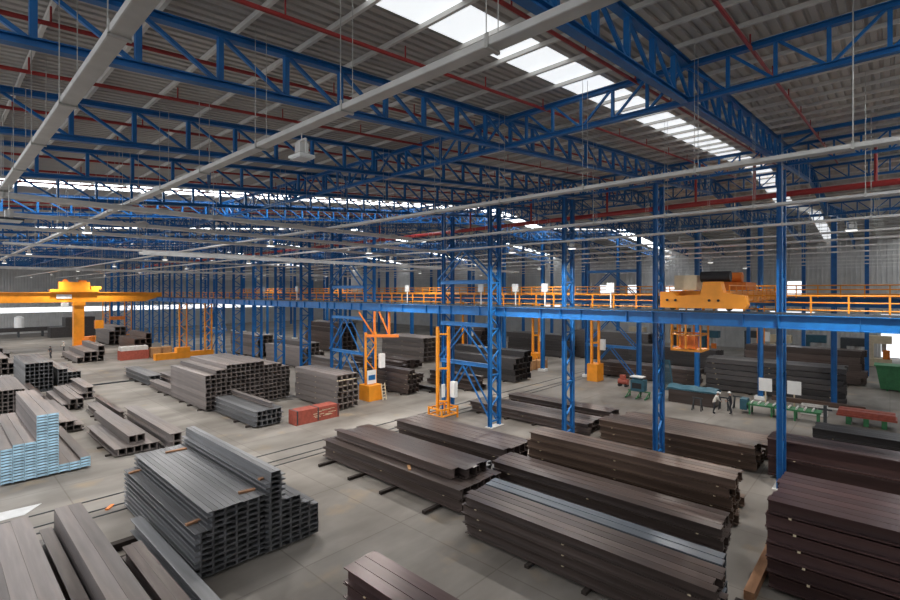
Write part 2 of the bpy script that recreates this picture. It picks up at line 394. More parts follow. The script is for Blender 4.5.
for i, x in enumerate(R1X):
    lattice_column(x, 28.4 if i == 3 else 29.6, 'blue lattice column in the first row under the crane walkway, %s from the right' % ORD[i], zb(28.9) - .03 if i != 3 else zb(27.7) - .05, 'columns of the first row')
def post_column(x, y, lab, zt, group):
    t = thing('steel_column', lab, 'column', (x, y, 0), group)
    MB().box(-.2, -.012, .02, .2, .012, zt).box(-.2, -.2, .02, -.175, .2, zt).box(.175, -.2, .02, .2, .2, zt).build('shaft', M['blue'], t)
    MB().box(-.45, -.45, 0, .45, .45, .3).build('plinth', M['white'], t) if y < 60 else None
    mb = MB().bar((0, 0, 9.3), (0, -.9, 8.6), .12).box(-.14, -1.0, 8.4, .14, -.2, 8.6)
    mb.build('bracket', M['blue'], t)
R2X = [-3.5, -8.8, -14.2, -20, -26, -32] + [-38 - 6 * i for i in range(18)]
for i, x in enumerate(R2X): post_column(x, 52, 'blue column on a pale plinth in the second row, %s from the right' % ORD[i], zb(52) - .1, 'columns of the second row')
for i in range(24): post_column(-2 - 6 * i, 74.5, 'thin distant blue column in the far third row, %s from the right' % ORD[i], zb(74.5) - .05, 'columns of the third row')
# dark crane beams on the second and third rows
for y, lab in ((51.2, 'blue crane beam carried by the second column row'), (73.6, 'dark blue crane beam in the farthest bay')):
    tag(MB().ibar((4, y, 9.0), (-140, y, 9.0), .4, .7, .03).build('crane_beam', M['blue']), lab, 'crane beam')

# braced frames between pairs of columns
def braced_frame(xa, xb, y, lab, levels, apex, top):
    t = thing('column_bracing', lab, 'bracing', (xa, y, 0))
    w = xb - xa
    for z in levels: MB().ibar((0, 0, z), (w, 0, z), .22, .3, .03).build('tie_beam', M['bluepale'], t)
    for (za, zc) in apex:
        for dy in (-.35, .35):
            MB().bar((0, dy, za), (w / 2, dy, zc), .1).build('brace', M['blue'], t); MB().bar((w, dy, za), (w / 2, dy, zc), .1).build('brace', M['blue'], t)
braced_frame(-27.2, -21.8, 28.5, 'pale blue braced frame beside the yellow leg and fourth blue column', (4.35, 7.4, 10.7, 13.3), ((.4, 4.2), (4.5, 7.3), (10.9, 13.2)), 0)
braced_frame(-43.6, -38.2, 29.0, 'blue braced frame behind the yellow leg with the sign', (3.8, 7.3, 10.4, 13.0), ((.4, 3.7), (3.9, 7.2), (10.5, 12.9)), 0)
braced_frame(-80, -74.2, 30.3, 'distant blue braced frame beside the far yellow crane leg', (3.8, 7.3), ((.4, 3.7), (3.9, 7.2)), 0)
braced_frame(-26, -20.2, 51.8, 'dark blue braced frame between columns of the second row', (3.8, 7.0, 12.2), ((.4, 3.7), (3.9, 6.9), (9.5, 12.1)), 0)

# ------------------------------------------------------------------ runway beam, walkway and railing
t = thing('crane_runway', 'long blue crane runway beam carried by the first row of columns', 'crane runway', (0, 28.55, 0))
ends = [3.5] + R1X[:-8] + [-108.0]
for a, b in zip(ends[:-1], ends[1:]):
    mb = MB().ibar((a - .02, 0, 8.48), (b + .02, 0, 8.48), .36, .68, .035)
    mb.box(b + .02, -.17, 8.17, b + .05, .17, 8.8)
    x = a - 1.5
    while x > b + .6: mb.box(x, -.13, 8.17, x + .014, .13, 8.8); x -= 3.0
    mb.build('beam_span', M['blue'], t)
MB().box(-108, -.05, 8.84, 3.5, .05, 8.95).build('crane_rail', M['darkmetal'], t)
t = thing('walkway', 'grey steel walkway deck beside the blue runway beam', 'walkway', (0, 30.5, 8.72))
MB().box(-108, -.45, -.05, 3.5, .35, 0).build('deck', M['darkmetal'], t)
MB().box(-108, .33, -.14, 3.5, .38, .12).build('toe_board', M['darkmetal'], t)
t = thing('guard_rail', 'long yellow guard railing along the crane walkway', 'railing', (0, 30.75, 8.72))
for z, r in ((1.03, .045), (.68, .035), (.3, .035)):
    MB().tube((3.5, 0, z), (-108, 0, z), r).build('rail', M['yellow'], t)
x = 3.0; k = 0
while x > -108 and k < 75:
    MB().box(x - .04, -.04, 0, x + .04, .04, 1.03).build('rail_post', M['yellow'], t); x -= 1.5; k += 1
t = thing('guard_rail', 'yellow guard railing on the second row crane beam, behind the near railing', 'railing', (0, 51.0, 9.42))
MB().box(-120, -.5, -.06, 3.5, .6, 0).build('deck', M['darkmetal'], t)
for z in (1.05, .7, .32): MB().tube((3.5, 0, z), (-120, 0, z), .05).build('rail', M['yellow'], t)
for k in range(80): MB().box(2.96 - 1.5 * k, -.045, 0, 3.04 - 1.5 * k, .045, 1.05).build('rail_post', M['yellow'], t)

# ------------------------------------------------------------------ cranes
def lattice_leg(parent, x, y, z0, z1, gx=.0, gy=.8, m='yellow', p=.16):
    n = max(2, int((z1 - z0) / 1.0)); st = (z1 - z0) / n
    for s in (-1, 1): MB().bar((x + s * gx / 2, y + s * gy / 2, z0), (x + s * gx / 2, y + s * gy / 2, z1), p).build('leg_post', M[m], parent)
    mb = MB()
    for i in range(n):
        s = 1 if i % 2 else -1
        mb.bar((x + s * gx / 2, y + s * gy / 2, z0 + i * st), (x - s * gx / 2, y - s * gy / 2, z0 + (i + 1) * st), .08)
    mb.build('leg_lacing', M[m], parent)
# crane far left: box girder with trolley, one box leg with cantilever
t = thing('gantry_crane', 'yellow gantry crane with long box girder at the far left', 'crane', (-100, 17, 0))
MB().box(-.5, -16, 8.15, .5, 9.6, 9.75).box(-.75, -16, 9.72, .75, 9.6, 9.8).build('box_girder', M['yellow'], t)
MB().add([(-.5, 9.6, 8.15), (.5, 9.6, 8.15), (.5, 12.3, 9.1), (-.5, 12.3, 9.1), (-.5, 9.6, 9.75), (.5, 9.6, 9.75), (.5, 12.3, 9.75), (-.5, 12.3, 9.75)],
         [(0, 3, 2, 1), (4, 5, 6, 7), (0, 1, 5, 4), (1, 2, 6, 5), (2, 3, 7, 6), (3, 0, 4, 7)]).build('girder_end', M['yellow'], t)
MB().box(-.65, -.75, .5, .65, .65, 8.15).box(-.8, -.9, 7.6, .8, .8, 8.15).build('leg', M['yellow'], t)
MB().box(-2.4, -.5, .0, 2.4, .5, .7).build('bogie_beam', M['yellow'], t)
MB().tube((.9, 1.3, .2), (.9, 1.3, 2.4), .8, 14).box(.2, .5, 1.0, 1.6, 2.1, 1.25).build('cable_drum', M['orange'], t)
MB().box(-.5, 2.2, 3.6, .4, 3.4, 5.0).build('electric_cabinet', M['yellow'], t)
MB().box(-.9, -3.8, 9.82, .9, 2.6, 10.3).box(-.8, -2.6, 10.3, .8, 1.4, 11.5).box(-.6, 1.6, 10.3, .6, 3.0, 10.8).build('trolley', M['yellow'], t)
MB().tube((-.4, -1.8, 11.6), (.4, -1.8, 11.6), .35, 12).box(-.5, 0, 11.5, .5, 1.0, 11.8).build('hoist_motor', M['orange'], t)
hook = MB().tube((.3, -1.4, 9.8), (.3, -1.4, 7.6), .05).box(0.55, -2.2, 8.9, .62, -.7, 9.5)
MB().box(.53, -3.0, 8.75, .57, -1.0, 9.45).build('white_plate', M['white'], t)
MB().box(.52, -2.4, 7.3, 1.2, -1.5, 8.1).build('lamp_box', M['white'], t)
# lattice leg with a long bogie (second crane)
t = thing('crane_support', 'yellow lattice gantry legs with a long bogie on the floor, far left of centre', 'crane support', (-78, 27, 0))
lattice_leg(t, 0, -1.2, .9, 8.1, 0, 1.0); lattice_leg(t, .8, 2.1, .9, 8.1, 0, 1.0)
MB().box(-.5, -5.0, .0, .5, 3.0, .9).box(-.6, -2.2, .9, .6, -.4, 1.6).build('bogie_beam', M['yellow'], t)
t = thing('crane_support', 'distant yellow double gantry legs behind the big left crane', 'crane support', (-119, 27, 0))
lattice_leg(t, 0, -2.2, .9, 8.1, 0, 1.2); lattice_leg(t, 0, 1.6, .9, 8.1, 0, 1.2)
MB().box(-.5, -4, .0, .5, 3.0, .9).build('bogie_beam', M['yellow'], t); MB().box(-.5, -1.6, 4.0, .5, 1.0, 4.7).build('tie', M['orange'], t)
# lattice leg with the blue sign
t = thing('crane_support', 'yellow lattice crane leg with blue and white sign and yellow base box', 'crane support', (-35.3, 27.6, 0))
lattice_leg(t, 0, 0, 1.35, 6.2, .3, .9)
MB().box(-.75, -.75, .0, .75, .75, 1.4).build('base_box', M['yellow'], t)
MB().bar((0, -.5, 5.9), (2.2, 1.5, 5.9), .25, .25).bar((0, .45, 6.0), (0, .45, 8.1), .16).bar((-.2, -1.2, 8.1), (.1, .3, 5.9), .12).build('top_arm', M['orange'], t)
for a in (1.2,): MB().bar((1.5, .95, 6.0), (1.5, .95, 8.1), .16).bar((.6, .5, 8.1), (1.5, .95, 6.0), .12).build('hanger_frame', M['orange'], t)
sg = MB().box(.28, -.62, 1.5, .33, .38, 2.75).build('sign_plate', M['white'], t)
MB().box(.332, -.5, 1.85, .345, .26, 2.3).build('sign_emblem', M['blue'], sg)
MB().box(.4, .6, 2.9, .75, 1.1, 4.2).build('control_box', M['white'], t)
o = thing('step_ladder', 'small pale ladder leaning beside the yellow base box', 'ladder', (-34.2, 28.35, 0))
for s in (-.2, .2): MB().bar((0, s, 0), (-.25, s, 1.5), .06).build('stile', M['cream'], o)
for i in range(5): MB().bar((-.05 * i - .02, -.2, .2 + .28 * i), (-.05 * i - .02, .2, .2 + .28 * i), .05).build('rung', M['cream'], o)
# twin post leg at the braced frame
t = thing('crane_support', 'yellow twin post crane leg standing at the pale blue braced frame', 'crane support', (-25.95, 27.45, 0))
for s in (-1, 1): MB().bar((s * .25, s * .36, .3), (s * .25, s * .36, 7.2), .2).build('leg_post', M['yellow'], t)
MB().bar((-.25, -.36, 3.9), (.25, .36, 3.9), .14).bar((-.25, -.36, 1.3), (.25, .36, 1.3), .14).bar((-.25, -.36, 6.6), (.25, .36, 6.6), .14).build('leg_tie', M['yellow'], t)
mb = MB()
for a, b in (((-.7, -.9), (.7, -.9)), ((.7, -.9), (.7, .9)), ((.7, .9), (-.7, .9)), ((-.7, .9), (-.7, -.9))):
    for z in (.35, .85): mb.bar((*a, z), (*b, z), .1)
    mb.bar((*a, 0), (*a, .95), .12)
mb.build('floor_guard', M['yellow'], t)
MB().box(.55, .2, 1.7, 1.0, .6, 2.9).box(.5, -.7, 1.8, .6, -.4, 2.8).build('control_box', M['white'], t)
for x, y, lab in ((-34.2, 53.9, 'yellow crane leg beside brown crates in the second bay'), (-24.3, 50.5, 'yellow crane leg with bulky base just behind a blue column'), (-46, 53.5, 'distant yellow crane leg in the second bay, far from the columns'), (-23.2, 74, 'small distant yellow crane leg right of centre'), (-12.5, 74, 'small distant yellow crane leg under the operator cage')):
    t = thing('crane_support', lab, 'crane support', (x, y, 0))
    for s in (-1, 1): MB().bar((s * .28, s * .3, .8), (s * .28, s * .3, 8.3), .24).build('leg_post', M['yellow'], t)
    MB().bar((-.28, -.3, 4.2), (.28, .3, 4.2), .2).box(-.3, -.3, 6.6, .3, .3, 6.8).build('leg_tie', M['yellow'], t)
    MB().box(-.6, -.8, .0, .6, .8, 1.9).build('base_box', M['yellow'], t)
    MB().box(.4, .3, 3.4, .9, .7, 4.6).build('control_box', M['white'], t)
# crane on the runway right of centre: end carriage, girders, trolley, cage
t = thing('bridge_crane', 'yellow bridge crane standing on the runway between the right columns', 'crane', (-7.8, 29.3, 8.96))
def prism(mb, prof, y0, y1):
    n = len(prof); mb.add([(x, y0, z) for x, z in prof] + [(x, y1, z) for x, z in prof], [tuple(range(n))[::-1], tuple(range(n, 2 * n))] + [(i, (i + 1) % n, n + (i + 1) % n, n + i) for i in range(n)]); return mb
mb = prism(MB(), [(-2.1, .08), (2.2, .08), (2.3, .3), (2.2, .8), (1.2, .95), (1.05, 1.55), (.2, 1.55), (.05, .85), (-1.2, .75), (-1.4, 1.0), (-2.1, 1.0)], -.35, .35)
mb.build('end_carriage', M['yellow'], t)
for x in (-1.7, -1.25, .5, .95): MB().tube((x, -.4, .52), (x, -.34, .52), .07, 10).build('axle_cover', M['black'], t)
for x in (-1.5, 1.4): MB().tube((x, -.12, .12), (x, .12, .12), .16, 14).build('wheel', M['darkmetal'], t)
for x in (-1.5, .9):
    mb = MB()
    mb.box(x - .3, .36, .35, x + .3, 20.9, 1.05)
    mb.build('bridge_girder', M['yellow'], t)
MB().box(-1.55, .4, 1.1, -.35, 1.6, 1.95).build('winch_housing', M['cream'], t)
MB().tube((-.2, .8, 1.85), (1.3, .8, 1.85), .3, 16).build('cable_reel', M['black'], t)
MB().box(-1.6, 5, 1.1, 1.2, 8.2, 1.6).tube((-1.2, 6.2, 1.9), (.8, 6.2, 1.9), .35, 12).box(-.9, 7.2, 1.6, .3, 8.2, 2.2).build('trolley', M['orange'], t)
mb = MB()
for z in (.5, .95, 1.35): mb.tube((1.3, .36, z), (1.3, 20.8, z), .025)
for j in range(13): mb.bar((1.3, .5 + 1.55 * j, .3), (1.3, .5 + 1.55 * j, 1.35), .04)
mb.build('girder_railing', M['yellow'], t)
mb = MB(); cz = -2.45
for x in (-1.9, -1.1, -.3):
    for y in (1.0, 2.6): mb.bar((x, y, cz), (x, y, cz + 2.0), .09)
for z in (cz, cz + .9, cz + 1.95):
    for y in (1.0, 2.6): mb.bar((-1.9, y, z), (-.3, y, z), .09)
    for x in (-1.9, -.3): mb.bar((x, 1.0, z), (x, 2.6, z), .09)
mb.box(-1.95, .95, cz - .08, -.25, 2.65, cz)
mb.build('operator_cage', M['yellow'], t)
MB().box(-1.5, 1.4, cz + .05, -.7, 2.1, cz + .8).build('cage_seat_console', M['orange'], t)
mb = MB().bar((-1.85, 1.8, cz + 1.9), (-1.85, 1.8, .4), .12).bar((-.35, 1.8, cz + 1.9), (-.35, 1.8, .4), .12); mb.build('cage_hangers', M['yellow'], t)

# white tags standing on the walkway
for i, x in enumerate((-53.5, -33.5, -24.6, -21.2, -18.6, -13.6, -62)):
    tag(MB().box(-.25, -.05, .05, .25, .05, .65).box(-.04, .0, -1.18, .04, .06, .1).build('notice_board', M['white'], None, (x, 30.5, 9.9)), 'small white notice board above the walkway railing, %s along it' % ORD[i], 'sign', 'notice boards on the walkway')
    
# ------------------------------------------------------------------ steel sections
CACHE = {}
def section(kind, w, h, L, mt, mt2=None):
    key = (kind, round(w, 3), round(h, 3), round(L, 2), mt, mt2)
    if key in CACHE: return CACHE[key]
    mb = MB()
    def ext(poly, m=0, mcap=0):
        n = len(poly); o = len(mb.v)
        mb.v += [(-L, y, z) for y, z in poly] + [(0, y, z) for y, z in poly]
        for i in range(n): mb.f.append((o + i, o + (i + 1) % n, o + n + (i + 1) % n, o + n + i)); mb.mi.append(m)
        mb.f += [tuple(o + i for i in range(n)), tuple(o + n + i for i in reversed(range(n)))]; mb.mi += [mcap, mcap]
    if kind == 'tube':
        t = min(w, h) * .09; a = [(0, 0), (w, 0), (w, h), (0, h)]; b = [(t, t), (w - t, t), (w - t, h - t), (t, h - t)]
        mb.v = [(-L, y, z) for y, z in a] + [(0, y, z) for y, z in a] + [(-L, y, z) for y, z in b] + [(0, y, z) for y, z in b]
        for i in range(4):
            j = (i + 1) % 4
            mb.f += [(i, j, 4 + j, 4 + i), (8 + i, 12 + i, 12 + j, 8 + j), (4 + i, 4 + j, 12 + j, 12 + i), (i, 8 + i, 8 + j, j)]; mb.mi += [0] * 4
    elif kind == 'i':
        t = max(.02, h * .07); u = max(.016, w * .07); c = w / 2
        ext([(0, 0), (w, 0), (w, t), (c + u, t), (c + u, h - t), (w, h - t), (w, h), (0, h), (0, h - t), (c - u, h - t), (c - u, t), (0, t)])
    elif kind == 'h':                          # flanges upright
        t = max(.02, w * .08); u = max(.02, h * .07); c = h * .93
        t2 = .035; ext([(0, 0), (t, 0), (t, c - u), (w - t, c - u), (w - t, 0), (w, 0), (w, h - .02), (w - .012, h - .02), (w - .02, h), (.02, h), (.012, h - .02), (0, h - .02)])
    elif kind == 'c' or kind == 'cr':
        t = min(w, h) * .13
        p = [(0, 0), (w, 0), (w, t), (t, t), (t, h - t), (w, h - t), (w, h), (0, h)]
        if kind == 'cr': p = [(w - y, z) for y, z in reversed(p)]
        ext(p)
    elif kind == 'flat':                       # shallow channel, ends painted
        t = h * .74; s = w * .07
        ext([(0, 0), (s, 0), (s, h - t), (w - s, h - t), (w - s, 0), (w, 0), (w, h), (0, h)], 0, 1 if mt2 else 0)
    me = mb.mesh(kind + '_section', [M[mt]] + ([M[mt2]] if mt2 else []))
    CACHE[key] = me
    return me
NAME = {'tube': ('square_tube', 'steel tube'), 'i': ('i_beam', 'steel beam'), 'h': ('h_beam', 'steel beam'), 'c': ('channel_beam', 'steel channel'), 'cr': ('channel_beam', 'steel channel'), 'flat': ('flat_channel', 'steel channel')}
GAP = .006
def stack(where, desc, kind, x1, y0, w, h, cols, L, mt, mt2=None, z0=.14, jit=.06, name=None, cat=None, gap=None, tier=0, dunnage=True, rows='camera side', vg=None, hg=None):
    """cols: layers in each column counted from the camera side"""
    gap = GAP if hg is None else hg; vg = GAP if vg is None else vg
    hl = max(cols)
    for c, nl in enumerate(cols):
        for l in range(nl):
            k = kind
            if kind == 'c': k = 'cr' if c % 2 == 0 else 'c'
            me = section(k, w, h, L, mt, mt2)
            o = link(name or NAME[k][0], me, None, (x1 + random.uniform(-jit, jit), y0 + c * (w + gap), z0 + l * (h + vg)))
            if hl == 1 and len(cols) == 1: lab = '%s %s' % (desc, where)
            elif hl == 1: lab = '%s %s, %s from the %s' % (desc, where, ORD[c], rows)
            elif len(cols) == 1: lab = '%s %s, %s layer up' % (desc, where, ORD[l + tier])
            else: lab = '%s %s, %s layer up, %s from %s' % (desc, where, ORD[l + tier], ORD[c], rows)
            tag(o, lab, cat or NAME[k][1], 'steel ' + where)
    if vg > .02:
        for l in range(1, hl):
            n = 0
            for a, c in enumerate(cols):
                if c > l: n = a + 1
            st = min(a for a, c in enumerate(cols) if c > l) if n else 0
            for j, u in enumerate((.1, .5, .88)):
                if n: tag(MB().box(-.04, -.03, 0, .04, (n - st) * (w + gap) + .02, vg - .002).build('timber_spacer', M['cream'], None, (x1 - L * u - .12 * l * (j - 1), y0 + st * (w + gap), z0 + l * (h + vg) - vg + .001)),
                    'pale spacer under layer %d of steel %s, %s from right' % (l + 1, where, ORD[j]), 'timber', 'spacers ' + where)
    if dunnage and z0 > .05:
        wd = len(cols) * (w + gap)
        for j, u in enumerate([.12, .4, .64, .9][:max(2, min(4, int(L / 2.6)))]):
            x = x1 - L * u
            d = MB().box(-.09, -.95 if 'low centre' in where else -.28 if z0 < .3 else -.05, 0, .09, wd + .12, z0 - .008)
            tag(d.build('timber_bearer', M['darkwood'], None, (x, y0, 0)), 'dark bearer under steel %s, %s from right' % (where, ORD[j]), 'timber', 'bearers ' + where)

# -- left foreground: the stepped stack of channels
stack('in stepped foreground stack', 'dark grey channel', 'c', -17.4, 6.13, .19, .188, [8, 8] + [11] * 10, 8.8, 's_grey', z0=.12, rows='left', jit=.02, hg=.014, vg=.012)
stack('in tall part of stepped stack', 'dark grey channel', 'c', -17.3, 8.59, .19, .188, [13, 15, 15, 14], 8.9, 's_grey', z0=.12, rows='left', jit=.02, hg=.014, vg=.012)
stack('in low right stepped stack', 'dark grey channel', 'c', -17.3, 9.42, .19, .188, [9, 9, 9, 8, 7, 7, 6], 8.8, 's_grey', z0=.12, rows='left', jit=.02, hg=.014, vg=.012)
def spacer(x, y, z, L, rz, lab, m='wood', sx=.07):
    tag(MB().box(-sx, 0, 0, sx, L, .07).build('timber_spacer', M[m], None, (x, y, z), rz), lab, 'timber', 'loose timber spacers')
spacer(-18.3, 6.14, 1.712, .5, .1, 'pinkish timber spacer on the lower front step of the grey stack, right end')
spacer(-18.2, 7.95, 2.312, .6, -.2, 'pinkish timber spacer on the main top of the grey stack, right end')
spacer(-17.9, 8.6, 2.712, .17, .1, 'short timber spacer on the top step of the grey stack, right end')
spacer(-25.4, 6.14, 1.712, .5, .1, 'pale timber spacer on the lower front step of the grey stack, left end')
spacer(-25.3, 7.6, 2.312, .9, -.1, 'timber spacer on the main top of the grey stack, left end')
spacer(-26.3, 5.5, 0.0, .5, .9, 'orange timber end on the floor by the grey stack', 'orange')

# -- left bottom edge
stack('at bottom left corner', 'mauve steel beam', 'tube', -14.0, 1.05, .52, .5, [1, 1, 1], 10.6, 's_mauve', z0=.75, jit=.15, rows='left', dunnage=False)
stack('under bottom left beams', 'brown steel beam', 'tube', -14.2, 1.05, .52, .42, [1, 1, 1], 10.0, 's_brown', z0=.3, jit=.15, rows='left', dunnage=False)
stack('double beam right of bottom corner', 'long mauve steel beam', 'tube', -13.0, 3.35, .42, .55, [2, 2], 11.3, 's_mauve', z0=.3, jit=.02, rows='left', dunnage=False)
stack('beneath raised double beam', 'brown steel beam', 'i', -13.5, 2.9, .38, .42, [1], 10.8, 's_brown', z0=.3, rows='left', dunnage=False)
stack('low between double beam and grey stack', 'dark olive steel beam', 'i', -13.4, 4.75, .3, .4, [1, 1], 7.2, 's_brown', z0=.3, rows='left', dunnage=False)
stack('on floor against grey stack', 'dark grey steel beam', 'i', -13.3, 5.5, .4, .5, [1], 9.3, 's_grey', z0=.3, dunnage=False)
for i, x in enumerate((-22.0, -20.6, -15.6)):
    tag(MB().box(-.16, 0, 0, .16, 5.2, .29).build('timber_bearer', M['darkwood'], None, (x, .95, .003)), 'thick dark bearer across the floor by bottom left beams, %s from back' % ORD[i], 'timber', 'thick bearers at bottom left')

tag(MB().add([(-29.7, .4, 0), (-29.4, 3.6, 0), (-28.45, 2.9, 0), (-28.5, .4, 0), (-29.7, .4, .012), (-29.4, 3.6, .012), (-28.45, 2.9, .012), (-28.5, .4, .012)], [(0, 3, 2, 1), (4, 5, 6, 7), (0, 1, 5, 4), (1, 2, 6, 5), (2, 3, 7, 6), (3, 0, 4, 7)]).build('daylight_patch', M['sheet'], None, (0, 0, .001)), 'white sheet added as a daylight patch on the floor behind the bottom left beams', 'sheet')  # thin pale slab added in place of daylight falling on the floor

# -- left middle
stack('in blue ended stack', 'channel with light blue end', 'flat', -33.3, 2.47, .455, .142, [12, 13, 13, 22, 22, 3, 3, 4], 9.0, 's_mauve', 'blue_end', z0=.1, jit=.03, rows='left', hg=.012, vg=.008)
stack('left of blue ended stack', 'mauve square tube', 'tube', -50.5, 2.3, .31, .3, [7] * 9 + [6], 9.5, 's_mauve', jit=.12, rows='left')
stack('in blocky far left stack', 'dark square tube', 'tube', -62.4, 6.4, .35, .38, [7] * 6, 9.5, 's_grey', rows='left')
stack('right of blocky far stack', 'dark square tube', 'tube', -62.0, 8.9, .36, .38, [5, 5, 4, 4, 4], 9.5, 's_grey', rows='left')
stack('behind blue ended stack', 'brown flat beam', 'i', -42.6, 5.9, .42, .36, [2, 2, 2, 1], 9.5, 's_mauve', rows='left', z0=.1)
stack('in low row of pinkish beams', 'pinkish steel beam', 'i', -34.0, 7.5, .4, .42, [1] * 6, 7.5, 's_mauve', rows='left', z0=.1)
stack('on top of pinkish beams', 'pale square beam', 'tube', -34.6, 8.35, .45, .5, [1, 1], 9.0, 's_mauve', z0=.535, rows='left', dunnage=False)
stack('in pair beside the aisle', 'pale steel beam', 'i', -32.8, 10.1, .42, .52, [2, 2], 10.2, 's_mauve', z0=.1, rows='left')
stack('behind the aisle pair', 'single brown steel beam', 'i', -43.8, 10.0, .42, .52, [1], 9.0, 's_brown', z0=.1)
stack('between pinkish row and aisle pair', 'mauve steel beam', 'i', -44.6, 8.95, .4, .45, [1, 1], 5.2, 's_mauve', z0=.1, rows='left')
stack('at back of left aisle', 'brown steel beam', 'i', -54.5, 9.3, .4, .5, [1, 2, 2], 7.0, 's_mauve', z0=.1, rows='left')
stack('middle of left stacks', 'mauve steel beam', 'h', -50.3, 7.5, .45, .45, [1, 2, 2], 8.0, 's_mauve', z0=.1, rows='left', jit=.4)
stack('by aisle left of centre', 'mauve steel beam', 'h', -52.8, 6.2, .45, .5, [2, 1], 8.5, 's_brown', z0=.1, rows='left')
stack('in far left pile near crane', 'mauve steel beam', 'h', -78, 4.6, .62, .6, [2, 3, 3, 2, 1], 11, 's_mauve', rows='left', jit=.3, name='steel_girder', cat='steel girder')
stack('in second far left pile', 'brown steel beam', 'h', -96, 4.6, .7, .7, [2, 2, 3, 2, 1], 11, 's_mauve', rows='left', jit=.4, name='steel_girder', cat='steel girder')

# -- centre left
stack('in big hollow stack', 'hollow steel tube', 'tube', -41.5, 15.45, .41, .35, [8, 8, 9, 9, 10, 10, 10, 10, 10, 10, 10, 10, 9, 9, 9, 9, 8, 8], 8.4, 's_mauve', rows='left', jit=.1)
stack('in front of big hollow stack', 'grey steel beam', 'i', -33.8, 15.96, .36, .36, [3] * 6, 7.3, 's_grey', rows='left', jit=.1)
stack('on top before hollow stack', 'mauve steel beam', 'i', -34.2, 17.3, .36, .36, [1], 6.9, 's_mauve', z0=1.245, dunnage=False)
stack('on aisle left of hollow stack', 'mauve steel beam', 'i', -50.3, 15.5, .45, .6, [1, 1], 6.6, 's_mauve', z0=.12, rows='left')
stack('at back left of hollow stack', 'grey steel beam', 'i', -57.5, 15.6, .45, .45, [2, 2, 2], 9.0, 's_grey', z0=.12, rows='left')
stack('behind low aisle beams', 'grey steel beam', 'i', -50.6, 17.2, .45, .45, [2, 2, 2, 2], 9.0, 's_mauve', z0=.12, rows='left')
stack('in stack behind red bundle', 'mauve steel beam', 'h', -33.8, 23.0, .5, .44, [6, 6, 6, 6], 6.8, 's_mauve', rows='left', jit=.1, vg=.035, hg=.024)
stack('behind signed yellow leg', 'brown steel beam', 'h', -33.9, 31.0, .5, .42, [5, 5, 4], 6.5, 's_brown', rows='left', jit=.15, vg=.035, hg=.024)
stack('by centre row columns', 'mauve steel beam', 'h', -56.0, 32.5, .7, .6, [4, 4, 5, 5, 3], 9.5, 's_mauve', rows='left', jit=.2, name='steel_girder', cat='steel girder')
stack('between far column rows', 'brown steel beam', 'h', -47.7, 46.5, .8, .62, [5, 5, 5, 5, 5], 9, 's_mauve', rows='left', jit=.1, vg=.035, name='steel_girder', cat='steel girder')
stack('before far brown stack', 'brown steel beam', 'h', -45.0, 40.5, .8, .5, [1, 2, 2, 1], 11, 's_brown', rows='left', jit=.6, name='steel_girder', cat='steel girder')
stack('in loose pile past signed leg', 'brown steel beam', 'i', -38, 35.5, .5, .4, [2, 1, 2], 9, 's_brown', rows='left', jit=.5)
stack('in dark pile behind braced frame', 'dark steel beam', 'h', -30.0, 43.0, .8, .62, [4, 4, 5, 5], 10.5, 's_dark', rows='left', jit=.2, name='steel_girder', cat='steel girder')
stack('low behind braced frame', 'brown steel beam', 'i', -30.5, 36.5, .5, .42, [2, 3, 3, 2], 6.4, 's_brown', rows='left', jit=.4)
stack('loose near twin post leg', 'single dark steel beam', 'i', -32.5, 33.6, .4, .36, [1], 7.0, 's_dark')
stack('in pile past loose beams', 'brown steel beam', 'i', -43.5, 38.2, .5, .42, [3, 3, 2], 9.5, 's_brown', rows='left', jit=.4)
stack('under walkway near fifth column', 'brown steel beam', 'i', -44.5, 32.0, .5, .42, [3, 4, 4], 9.5, 's_mauve', rows='left', jit=.3)
stack('left behind distant columns', 'mauve steel beam', 'h', -70, 33.5, .8, .62, [5, 5, 5, 4], 9.5, 's_mauve', rows='left', jit=.15, name='steel_girder', cat='steel girder')
stack('far down second bay', 'brown steel beam', 'h', -66, 45.0, .9, .75, [5, 6, 6, 6], 10, 's_brown', rows='left', jit=.15, name='steel_girder', cat='steel girder')
stack('at centre of third bay', 'dark steel beam', 'h', -35, 64.0, .9, .8, [4, 4, 4], 11, 's_dark', rows='left', jit=.2, name='steel_girder', cat='steel girder')
stack('deep in third bay', 'dark steel beam', 'h', -24, 66, .9, .8, [5, 5, 5], 11, 's_dark', rows='left', jit=.2, name='steel_girder', cat='steel girder')
stack('far in third bay', 'dark steel beam', 'h', -50, 62, .9, .8, [4, 5, 5], 11, 's_brown', rows='left', jit=.2, name='steel_girder', cat='steel girder')
stack('far beyond left crane', 'mauve steel beam', 'h', -106, 22.5, .9, .8, [3, 4, 4], 10, 's_mauve', rows='left', jit=.2, name='steel_girder', cat='steel girder')
stack('lying before distant columns', 'grey steel beam', 'h', -82.5, 13.8, .8, .7, [1, 2, 2, 3], 10.5, 's_mauve', rows='left', jit=.6, name='steel_girder', cat='steel girder')
stack('beside left crane leg', 'mauve steel beam', 'h', -86, 21.5, .8, .8, [3, 3, 4], 9, 's_brown', rows='left', jit=.2, name='steel_girder', cat='steel girder')

